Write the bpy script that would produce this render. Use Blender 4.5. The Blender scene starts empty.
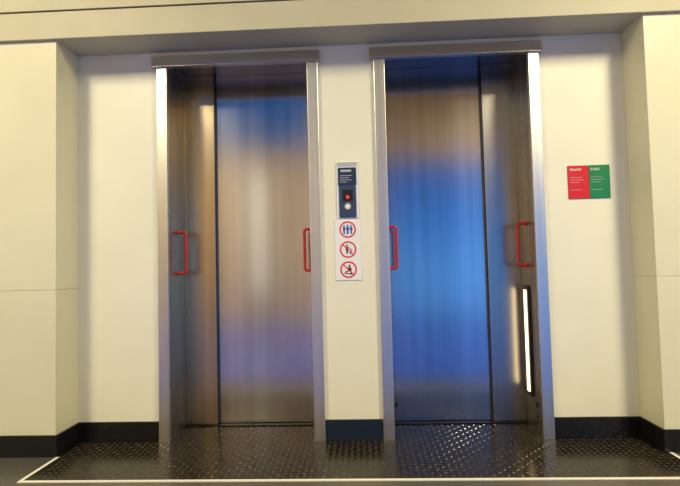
import bpy, bmesh, math, random
from mathutils import Vector, Matrix
random.seed(4)
S = bpy.context.scene
S.view_settings.view_transform = 'Standard'
S.view_settings.look = 'None'

# ---------------------------------------------------------------- materials
def mat(name, col, rough=0.5, metal=0.0, spec=0.5, emit=None, es=0.0, coat=0.0):
    m = bpy.data.materials.new(name); m.use_nodes = True
    b = m.node_tree.nodes['Principled BSDF']
    b.inputs['Base Color'].default_value = (*col, 1)
    b.inputs['Roughness'].default_value = rough
    b.inputs['Metallic'].default_value = metal
    b.inputs['Specular IOR Level'].default_value = spec
    b.inputs['Coat Weight'].default_value = coat
    if emit:
        b.inputs['Emission Color'].default_value = (*emit, 1)
        b.inputs['Emission Strength'].default_value = es
    return m

def noise_var(m, scale, c1, c2, detail=4, bump=0.0, stretch=(1,1,1), rough=None, bdist=0.01):
    nt = m.node_tree; N = nt.nodes; L = nt.links
    b = N['Principled BSDF']
    tc = N.new('ShaderNodeTexCoord'); mp = N.new('ShaderNodeMapping')
    mp.inputs['Scale'].default_value = stretch
    L.new(tc.outputs['Object'], mp.inputs['Vector'])
    n = N.new('ShaderNodeTexNoise'); n.inputs['Scale'].default_value = scale
    n.inputs['Detail'].default_value = detail
    L.new(mp.outputs['Vector'], n.inputs['Vector'])
    r = N.new('ShaderNodeValToRGB')
    r.color_ramp.elements[0].position = 0.3; r.color_ramp.elements[1].position = 0.7
    r.color_ramp.elements[0].color = (*c1, 1); r.color_ramp.elements[1].color = (*c2, 1)
    L.new(n.outputs['Fac'], r.inputs['Fac']); L.new(r.outputs['Color'], b.inputs['Base Color'])
    if bump:
        bp = N.new('ShaderNodeBump'); bp.inputs['Strength'].default_value = bump
        bp.inputs['Distance'].default_value = bdist
        L.new(n.outputs['Fac'], bp.inputs['Height']); L.new(bp.outputs['Normal'], b.inputs['Normal'])
    if rough:
        mr = N.new('ShaderNodeMapRange')
        mr.inputs['To Min'].default_value = rough[0]; mr.inputs['To Max'].default_value = rough[1]
        L.new(n.outputs['Fac'], mr.inputs['Value']); L.new(mr.outputs['Result'], b.inputs['Roughness'])
    return m

def aniso(m, amount, axis=(0,0,1)):
    nt = m.node_tree; b = nt.nodes['Principled BSDF']
    b.inputs['Anisotropic'].default_value = amount
    c = nt.nodes.new('ShaderNodeCombineXYZ')
    for i in range(3): c.inputs[i].default_value = axis[i]
    nt.links.new(c.outputs[0], b.inputs['Tangent'])

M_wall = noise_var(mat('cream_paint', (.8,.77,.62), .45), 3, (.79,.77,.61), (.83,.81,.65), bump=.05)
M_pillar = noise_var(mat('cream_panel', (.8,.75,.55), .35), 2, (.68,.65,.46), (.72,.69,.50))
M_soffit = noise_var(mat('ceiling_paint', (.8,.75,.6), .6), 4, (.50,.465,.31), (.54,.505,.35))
M_tan = noise_var(mat('terracotta_plaster', (.5,.33,.2), .7), 2, (.42,.32,.255), (.54,.41,.32))
M_ochre = noise_var(mat('ochre_reflection_panel', (.4,.25,.09), .6), 2, (.34,.22,.09), (.50,.33,.13), stretch=(6,1,1))
M_dark = mat('shadow_gap', (.05,.04,.02), .7)
M_gap = mat('panel_joint', (.42,.40,.30), .7)
M_base = mat('black_skirting', (.008,.008,.009), .22)
M_baseblue = mat('skirting_blue_sheen', (.010,.022,.042), .22)  # blue sheen on the black skirting is put into its colour
M_steel = noise_var(mat('brushed_steel_frame', (.6,.6,.57), .3, 1), 3, (.72,.71,.64), (.84,.83,.76), stretch=(14,14,.2), rough=(.32,.40))
M_header = noise_var(mat('steel_header', (.4,.38,.3), .3, 1), 3, (.46,.44,.36), (.60,.58,.48), stretch=(.3,14,14), rough=(.30,.38))
M_head = mat('reveal_head_shaded', (.26,.22,.16), .3, 1)  # shade under the header put into a darker brown base
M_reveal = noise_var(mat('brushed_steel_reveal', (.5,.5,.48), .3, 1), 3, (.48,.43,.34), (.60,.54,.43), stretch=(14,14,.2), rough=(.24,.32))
M_door = noise_var(mat('brushed_steel_door', (.6,.6,.58), .25, 1), 2.2, (.56,.56,.55), (.74,.73,.72), stretch=(6,6,.08), rough=(.13,.20), detail=3)
aniso(M_door, .5)
M_door2 = noise_var(mat('steel_door_gold_tint', (.6,.6,.58), .25, 1), 2.2, (.46,.37,.23), (.66,.54,.36), stretch=(6,6,.1), rough=(.24,.32), detail=3)  # golden reflection tinted into the base colour of the left narrow panel
M_door3 = noise_var(mat('brushed_steel_door_satin', (.6,.6,.58), .25, 1), 2.2, (.38,.37,.34), (.52,.51,.47), stretch=(6,6,.1), rough=(.25,.31), detail=3)
M_red = mat('red_enamel', (.60,.015,.02), .25, coat=.4)
M_plate = noise_var(mat('dark_tread_plate', (.05,.045,.04), .3, .6), 6, (.022,.017,.012), (.042,.033,.024), rough=(.14,.26))
M_loz = mat('tread_lozenge_pale', (.14,.115,.08), .24, .8)  # lozenges paler than the plate around them
M_floor = noise_var(mat('speckled_vinyl_floor', (.1,.1,.09), .3), 180, (.04,.036,.03), (.11,.10,.085), rough=(.2,.4))
M_bluefl = noise_var(mat('blue_reflection_floor', (.1,.15,.5), .25), 120, (.035,.07,.44), (.055,.10,.56), rough=(.15,.25))
M_line = mat('white_floor_tape', (.72,.70,.62), .5)
M_black = mat('black_plastic', (.01,.011,.014), .3)
M_navy = mat('navy_display', (.02,.035,.09), .25)
M_white = mat('white_label', (.82,.82,.82), .35)
M_grey = mat('grey_label', (.45,.47,.5), .4)
M_signred = mat('sign_red', (.62,.015,.015), .35)
M_signgreen = mat('sign_green', (.01,.21,.07), .35)
M_ringred = mat('pictogram_red', (.75,.03,.03), .4)
M_blue = mat('pictogram_blue', (.03,.10,.42), .4)
M_ledred = mat('led_red', (.8,.03,.01), .3, emit=(1,.05,.02), es=1.0)
M_lamp = mat('lamp_lens', (1,.9,.7), .4, emit=(1,.74,.40), es=3.2)
M_winframe = mat('added_window_frame', (.03,.035,.05), .4)

# ---------------------------------------------------------------- helpers
def link(ob, parent=None):
    S.collection.objects.link(ob)
    if parent: ob.parent = parent
    return ob
def empty(name, loc=(0,0,0)):
    e = bpy.data.objects.new(name, None); e.empty_display_size = .1
    S.collection.objects.link(e); return e
def boxes(name, lst, m, parent=None, bevel=0.0, seg=2):
    bm = bmesh.new()
    for (x0,x1,y0,y1,z0,z1) in lst:
        r = bmesh.ops.create_cube(bm, size=1)
        for v in r['verts']:
            v.co = Vector(((x0+x1)/2+v.co.x*(x1-x0), (y0+y1)/2+v.co.y*(y1-y0), (z0+z1)/2+v.co.z*(z1-z0)))
    me = bpy.data.meshes.new(name); bm.to_mesh(me); bm.free()
    me.materials.append(m)
    ob = bpy.data.objects.new(name, me); link(ob, parent)
    if bevel:
        md = ob.modifiers.new('bevel','BEVEL'); md.width = bevel; md.segments = seg; md.limit_method='ANGLE'
    return ob
def tube(name, pts, r, m, parent=None):
    cu = bpy.data.curves.new(name, 'CURVE'); cu.dimensions='3D'
    sp = cu.splines.new('POLY'); sp.points.add(len(pts)-1)
    for i,p in enumerate(pts): sp.points[i].co = (*p, 1)
    cu.bevel_depth = r; cu.bevel_resolution = 5; cu.use_fill_caps = True
    cu.materials.append(m)
    return link(bpy.data.objects.new(name, cu), parent)
class Flat:
    """flat shapes in the x-z plane facing -y"""
    def __init__(s): s.v=[]; s.f=[]
    def poly(s, pts, y):
        i=len(s.v); s.v += [(p[0],y,p[1]) for p in pts]; s.f.append(list(range(i,i+len(pts))))
    def disc(s,cx,cz,r,y,n=28):
        s.poly([(cx+r*math.cos(2*math.pi*k/n), cz+r*math.sin(2*math.pi*k/n)) for k in range(n)], y)
    def ring(s,cx,cz,r0,r1,y,n=36):
        for k in range(n):
            a=2*math.pi*k/n; b=2*math.pi*(k+1)/n
            s.poly([(cx+r0*math.cos(a),cz+r0*math.sin(a)),(cx+r1*math.cos(a),cz+r1*math.sin(a)),
                    (cx+r1*math.cos(b),cz+r1*math.sin(b)),(cx+r0*math.cos(b),cz+r0*math.sin(b))], y)
    def bar(s,a,b,w,y):
        a=Vector(a); b=Vector(b); d=(b-a).normalized(); n=Vector((-d.y,d.x))*w/2
        s.poly([a+n,a-n,b-n,b+n], y)
    def make(s,name,m,parent):
        me=bpy.data.meshes.new(name); me.from_pydata([tuple(v) for v in s.v],[],s.f); me.materials.append(m)
        return link(bpy.data.objects.new(name,me),parent)
def text(name, body, x, z, y, size, m, parent, align='LEFT'):
    cu = bpy.data.curves.new(name,'FONT'); cu.body=body; cu.size=size; cu.align_x=align; cu.extrude=.0002
    cu.materials.append(m)
    ob=bpy.data.objects.new(name,cu); ob.location=(x,y,z); ob.rotation_euler=(math.pi/2,0,0)
    return link(ob,parent)

# ---------------------------------------------------------------- room shell
XL, XR = -1.63, 1.497          # recess corners
PF = -.205                     # pillar front
ZS = 2.235                     # soffit height
DY = .255                      # door plane
HALL_Z = 4.4; BACK = -5.0
opL = (-1.098, -.275); opR = (.16, .972)
TOPZ = 2.195
boxes('wall_front', [(-5,opL[0],0,.42,0,ZS),(opL[1],opR[0],0,.42,0,ZS),(opR[1],5,0,.42,0,ZS),
                     (opL[0],opL[1],0,.42,TOPZ,ZS),(opR[0],opR[1],0,.42,TOPZ,ZS)], M_wall)
boxes('wall_shaft', [(-1.3,1.2,.43,.46,0,2.3)], M_dark)
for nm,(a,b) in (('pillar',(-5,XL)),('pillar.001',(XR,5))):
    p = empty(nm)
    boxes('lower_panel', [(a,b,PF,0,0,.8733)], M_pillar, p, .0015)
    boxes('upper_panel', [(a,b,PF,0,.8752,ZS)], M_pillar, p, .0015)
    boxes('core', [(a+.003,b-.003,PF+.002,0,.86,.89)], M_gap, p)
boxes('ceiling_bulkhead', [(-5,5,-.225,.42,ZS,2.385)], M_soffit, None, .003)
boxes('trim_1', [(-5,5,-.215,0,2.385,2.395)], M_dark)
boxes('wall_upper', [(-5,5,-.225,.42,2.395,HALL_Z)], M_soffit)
boxes('ceiling', [(-5,5,BACK,.42,HALL_Z,HALL_Z+.1)], M_wall)
BZ=-.80
boxes('floor', [(-5,5,BZ,.42,-.1,0),(-5,5,BACK,BZ,-.1,-.001)], M_floor)
boxes('floor_added_blue', [(-5,5,BACK,BZ,-.001,.002)], M_bluefl)  # blue floor added out of view to colour the lower door reflections
boxes('wall_left', [(-5.1,-5,BACK,.42,0,HALL_Z)], M_wall)
boxes('wall_right', [(5,5.1,BACK,.42,0,HALL_Z)], M_wall)
# opposite wall, its openings (right, upper left) added for blue in the door reflections
wR=(.30,4.2,0.0,2.75); wL=(-4.2,-.75,3.02,4.36)
boxes('wall_back', [(-5,wL[0],BACK-.2,BACK,0,HALL_Z),(wL[0],wL[1],BACK-.2,BACK,0,wL[2]),
    (wL[0],wL[1],BACK-.2,BACK,wL[3],HALL_Z),(wL[1],wR[0],BACK-.2,BACK,0,HALL_Z),
    (wR[0],wR[1],BACK-.2,BACK,wR[3],HALL_Z),(wR[1],5,BACK-.2,BACK,0,HALL_Z)], M_tan)
boxes('wall_tint_panels', [(wR[0],wR[1],BACK,BACK+.03,wR[3]+.02,HALL_Z-.02),(-4.9,-2.55,BACK,BACK+.03,.02,wL[2]-.02)], M_ochre)  # ochre panels added to turn parts of the door reflections golden brown
def winframe(n, w, nx):
    x0,x1,z0,z1=w; t=.04; L=[]
    L+= [(x0,x1,BACK-.12,BACK-.06,z1-t,z1),(x0,x1,BACK-.12,BACK-.06,z0,z0+t)]
    for i in range(nx+1):
        x=x0+(x1-x0-t)*i/nx; L.append((x,x+t,BACK-.12,BACK-.06,z0,z1))
    boxes('added_window_%d'%n, L, M_winframe)
winframe(1,wR,2); winframe(2,wL,3)

# baseboards
def base(n, lst, m=None): boxes(n, lst, m or M_base, None, .003)
BH=.113
base('baseboard_left', [(-5,XL+.012,PF-.012,PF,0,BH),(XL,XL+.012,PF,0,0,BH)])
base('baseboard_right', [(XR-.012,5,PF-.012,PF,0,BH),(XR-.012,XR,PF,0,0,BH)])
base('baseboard_front', [(XL+.012,-1.157,-.012,0,0,BH),(1.032,XR-.012,-.012,0,0,BH)])
base('baseboard_center', [(-.216,.101,-.012,0,0,BH)], M_baseblue)

# ---------------------------------------------------------------- tread plate floor
PX0,PX1,PY0 = -1.60,1.505,-.49
def tread():
    p = empty('floor_tread_plate')
    boxes('plate', [(PX0,PX1,PY0,PF-.013,0,.003),(XL+.013,XR-.013,PF-.013,-.013,0,.003),
                    (opL[0],opL[1],-.013,DY-.02,0,.003),(opR[0],opR[1],-.013,DY-.02,0,.003)], M_plate, p)
    V=[];F=[]; pt=.031
    def ok(x,y):
        if PX0+.02<x<PX1-.02 and PY0+.02<y<PF-.03: return True
        if XL+.03<x<XR-.03 and PF-.03<=y<-.03: return True
        for o in (opL,opR):
            if o[0]+.02<x<o[1]-.02 and -.03<=y<DY-.04: return True
        return False
    nx=int(3.3/pt)
    for i in range(nx):
        for j in range(int(.85/pt)):
            x=-1.65+i*pt; y=-.5+j*pt
            if not ok(x,y): continue
            a = math.pi/4 if (i+j)%2 else -math.pi/4
            c,s=math.cos(a),math.sin(a); k=len(V)
            for (u,w,z) in ((-.0145,0,0),(0,-.005,0),(.0145,0,0),(0,.005,0),(-.006,0,.0022),(.006,0,.0022)):
                V.append((x+c*u-s*w, y+s*u+c*w, .003+z))
            F+= [(k,k+1,k+5,k+4),(k+1,k+2,k+5),(k+2,k+3,k+4,k+5),(k+3,k,k+4)]
    me=bpy.data.meshes.new('lozenges'); me.from_pydata(V,[],F); me.materials.append(M_loz)
    link(bpy.data.objects.new('lozenges',me),p)
tread()
boxes('trim_2', [(PX0-.018,PX1+.018,PY0-.018,PY0,0,.0035),(PX0-.018,PX0,PY0,PF-.013,0,.0035),(PX1,PX1+.018,PY0,PF-.013,0,.0035)], M_line)

# ---------------------------------------------------------------- elevators
def handle(parent, x, sgn, zc):
    """grab rail on a reveal face at x; sgn = direction into opening"""
    h=.122; y=.122; pr=.050*sgn
    r=.014; pts=[(x,y,zc-h)]
    for k in range(7):
        a=math.pi/2*k/6
        pts.append((x+pr-sgn*r+sgn*r*math.sin(a), y, zc-h+r-r*math.cos(a)))
    for k in range(7):
        a=math.pi/2*k/6
        pts.append((x+pr-sgn*r+sgn*r*math.cos(a), y, zc+h-r+r*math.sin(a)))
    pts.append((x,y,zc+h))
    tube('grab_handle', pts, .0085, M_red, parent)
    for z in (zc-h,zc+h):
        tube('handle_rosette',[(x+.001*sgn,y,z),(x+.007*sgn,y,z)],.013,M_red,parent)

def elevator(name, op, seam_from_left, lamp=False):
    p=empty(name); a,b=op; jw=.057
    hb=2.137
    boxes('jamb_left',[(a-jw,a+.004,-.022,0,0,hb)],M_steel,p,.002)
    boxes('jamb_right',[(b-.004,b+jw,-.022,0,0,hb)],M_steel,p,.002)
    boxes('header',[(a-jw-.024,b+jw+.014,-.034,0,hb,2.2)],M_header,p,.003)
    boxes('reveal_left',[(a,a+.004,0,DY+.03,.003,TOPZ)],M_reveal,p)
    boxes('reveal_right',[(b-.004,b,0,DY+.03,.003,TOPZ)],M_reveal,p)
    boxes('reveal_head',[(a,b,.0,DY+.03,TOPZ-.004,TOPZ)],M_head,p)
    boxes('sill',[(a+.004,b-.004,DY-.028,DY+.03,.003,.010)],M_plate,p,.002)
    boxes('sill_groove',[(a+.004,b-.004,DY-.012,DY-.007,.0095,.0106)],M_black,p)
    if seam_from_left:
        s=a+.188
        boxes('door_panel_slow',[(s,b-.004,DY+.014,DY+.034,.012,TOPZ-.004)],M_door,p,.002)
        boxes('door_panel_fast',[(a+.004,s+.01,DY-.008,DY+.010,.012,TOPZ-.004)],M_door2,p,.003)
        boxes('panel_edge_seal',[(s+.01,s+.016,DY-.006,DY+.014,.012,TOPZ-.004)],M_black,p)
    else:
        s=b-.188
        boxes('door_panel_slow',[(a+.004,s,DY+.014,DY+.034,.012,TOPZ-.004)],M_door,p,.002)
        boxes('door_panel_fast',[(s-.01,b-.004,DY-.008,DY+.010,.012,TOPZ-.004)],M_door3,p,.003)
        boxes('panel_edge_seal',[(s-.018,s-.01,DY-.006,DY+.014,.012,TOPZ-.004)],M_black,p)
    handle(p,a+.004,1,1.065); handle(p,b-.004,-1,1.065)
    if lamp:
        boxes('lamp_housing',[(b-.016,b-.004,.105,.185,.19,.825)],M_black,p,.006,3)
        boxes('lamp_lens',[(b-.021,b-.012,.127,.164,.215,.80)],M_lamp,p,.003)
        boxes('key_switch',[(b-.010,b-.004,.04,.07,.15,.18),(b-.010,b-.004,.04,.07,.09,.105)],M_black,p,.002)
    return p
elevator('elevator', opL, True)
e2=elevator('elevator.001', opR, False, True)
boxes('door_guide',[(.178,.205,DY-.003,DY+.013,.10,.125)],M_black,e2,.002)

# ---------------------------------------------------------------- call panel
cp=empty('call_button_panel')
boxes('back_plate',[(-.125,-.002,-.008,0,1.232,1.558)],M_white,cp,.003)
boxes('name_strip',[(-.12,-.007,-.0105,-.008,1.530,1.553)],M_grey,cp,.001)
boxes('display',[(-.115,-.012,-.013,-.008,1.42,1.522)],M_navy,cp,.002)
boxes('button_plate',[(-.112,-.015,-.014,-.008,1.238,1.418)],mat('blue_steel_plate',(.06,.10,.20),.3,.6),cp,.003)
f=Flat()
for k,w in enumerate((.07,.05,.066,.04)):
    f.bar((-.105,1.475-k*.012),(-.105+w,1.475-k*.012),.003,-.0136)
f.bar((-.10,1.541),(-.03,1.541),.006,-.0111)
f.bar((-.04,1.503),(-.10,1.503),.012,-.0136)
f.make('lettering',M_grey,cp)
def button(x,z,r,m,d=.005):
    tube('button',[(x,-.014,z),(x,-.014-d,z)],r,m,cp)
boxes('key_reader',[(-.092,-.034,-.017,-.014,1.33,1.395)],M_black,cp,.002)
tube('button',[(-.063,-.016,1.352),(-.063,-.021,1.352)],.009,M_ledred,cp)
tube('button_ring',[(-.063,-.014,1.300),(-.063,-.017,1.300)],.021,M_reveal,cp)
button(-.063,1.300,.014,M_white)

# pictogram sign
ps=empty('pictogram_sign')
boxes('plate',[(-.142,.006,-.004,0,.883,1.230)],M_white,ps,.002)
cx=-.068; R=.046; y1=-.0046; y2=-.0052; y3=-.0058
zs=(1.170,1.057,.944)
red=Flat(); blue=Flat(); blk=Flat()
for z in zs: red.ring(cx,z,R*.84,R*1.02,y2)
def man(F,x,z,s,y):
    F.disc(x,z+.021*s,.0055*s,y,14)
    F.poly([(x-.008*s,z+.014*s),(x-.008*s,z-.004*s),(x-.005*s,z-.004*s),(x-.005*s,z-.026*s),(x+.005*s,z-.026*s),(x+.005*s,z-.004*s),(x+.008*s,z-.004*s),(x+.008*s,z+.014*s)],y)
for dx in (-.020,0,.020): man(blue,cx+dx,zs[0],.95 if dx else 1.05,y1)
z=zs[1]
man(blk,cx-.006,z+.002,.95,y1)
blk.bar((cx+.004,z+.012),(cx+.022,z-.006),.004,y1); blk.bar((cx+.008,z-.022),(cx+.024,z-.022),.005,y1); blk.bar((cx+.022,z-.006),(cx+.012,z-.022),.004,y1)
red.bar((cx-.028,z+.028),(cx+.028,z-.028),.006,y3)
z=zs[2]
blk.disc(cx+.006,z+.020,.006,y1); blk.poly([(cx-.006,z+.012),(cx+.014,z+.012),(cx+.018,z-.006),(cx-.004,z-.008)],y1)
blk.bar((cx,z-.006),(cx-.018,z-.016),.006,y1); blk.bar((cx+.012,z-.006),(cx+.014,z-.028),.006,y1); blk.bar((cx-.024,z-.020),(cx+.020,z-.026),.005,y1)
red.bar((cx-.028,z+.028),(cx+.028,z-.028),.006,y3)
red.make('prohibition_rings',M_ringred,ps); blue.make('people_symbols',M_blue,ps); blk.make('figure_symbols',M_black,ps)

# red/green sign
sg=empty('emergency_sign')
boxes('red_half',[(1.166,1.2795,-.006,0,1.307,1.492)],M_signred,sg,.0015)
boxes('green_half',[(1.2805,1.394,-.006,0,1.307,1.492)],M_signgreen,sg,.0015)
text('heading_red','BRAND',1.176,1.462,-.0066,.019,M_white,sg)
text('heading_green','EHBO',1.290,1.462,-.0066,.019,M_white,sg)
f=Flat()
for x in (1.177,1.291):
    for k,w in enumerate((.06,.075,.05)): f.bar((x,1.425-k*.014),(x+w,1.425-k*.014),.002,-.0064)
    f.bar((x,1.355),(x+.06,1.355),.002,-.0064)
f.make('small_print',M_grey,sg)

# ---------------------------------------------------------------- hall things seen only as reflections
boxes('wall_streak_panel',[(-1.90,-1.60,BACK,BACK+.02,.5,2.6)],mat('pale_streak_panel',(.88,.88,.9),.5),None,.004)  # pale panel added for the bright streak reflected in the left door

# luminaires
def luminaire(name,x,y,z,w,d,power):
    p=empty(name)
    boxes('housing',[(x-w/2-.03,x+w/2+.03,y-d/2-.03,y+d/2+.03,z,z+.07)],M_white,p,.005)
    boxes('hanger',[(x-.01,x+.01,y-.01,y+.01,z+.07,HALL_Z)],M_white,p)
    ld=bpy.data.lights.new(name+'_tube','AREA'); ld.shape='RECTANGLE'; ld.size=w; ld.size_y=d
    ld.energy=power; ld.color=(1,.885,.58)
    lo=bpy.data.objects.new('tube_light',ld); lo.location=(x,y,z-.005); link(lo,p)
luminaire('ceiling_luminaire',-2.5,-2.6,3.7,.5,1.4,172)
luminaire('ceiling_luminaire.001',2.5,-2.6,3.7,.5,1.4,226)

# ---------------------------------------------------------------- world: blue dusk sky, bands and sideways ramp shaped for the door reflections
w=bpy.data.worlds.new('dusk'); S.world=w; w.use_nodes=True
nt=w.node_tree; bg=nt.nodes['Background']
tc=nt.nodes.new('ShaderNodeTexCoord'); sp=nt.nodes.new('ShaderNodeSeparateXYZ')
nt.links.new(tc.outputs['Generated'],sp.inputs[0])
mr=nt.nodes.new('ShaderNodeMapRange'); mr.inputs['From Min'].default_value=-.25; mr.inputs['From Max'].default_value=.45
nt.links.new(sp.outputs['Z'],mr.inputs['Value'])
cr=nt.nodes.new('ShaderNodeValToRGB'); e=cr.color_ramp.elements
def pos(z): return (z+.25)/.7
e[0].position=pos(-.2); e[0].color=(.01,.08,.36,1)
e[1].position=pos(.45); e[1].color=(.006,.12,.42,1)
for z,c in ((-.04,(.09,.30,.72)),(.05,(.04,.20,.60)),(.17,(.008,.085,.38)),(.27,(.008,.15,.50))):
    k=e.new(pos(z)); k.color=(*c,1)
nt.links.new(mr.outputs[0],cr.inputs[0]); nt.links.new(cr.outputs[0],bg.inputs['Color'])
m2=nt.nodes.new('ShaderNodeMapRange'); m2.inputs['From Min'].default_value=-.05; m2.inputs['From Max'].default_value=.28
m2.inputs['To Min'].default_value=.80; m2.inputs['To Max'].default_value=1.9
nt.links.new(sp.outputs['X'],m2.inputs['Value']); nt.links.new(m2.outputs[0],bg.inputs['Strength'])

# ---------------------------------------------------------------- camera
th=math.radians(2.4); ph=math.radians(2.5); ro=math.radians(1.4)
F=Vector((-math.sin(th)*math.cos(ph), math.cos(th)*math.cos(ph), math.sin(ph)))
R0=F.cross(Vector((0,0,1))).normalized(); U0=R0.cross(F)
U=U0*math.cos(ro)+R0*math.sin(ro); Rr=F.cross(U)
M=Matrix((Rr,U,-F)).transposed().to_4x4(); M.translation=Vector((0,-2.7,.977))
cd=bpy.data.cameras.new('camera'); cd.sensor_width=36; cd.lens=478/680*36; cd.clip_start=.02
co=bpy.data.objects.new('camera',cd); co.matrix_world=M; S.collection.objects.link(co); S.camera=co
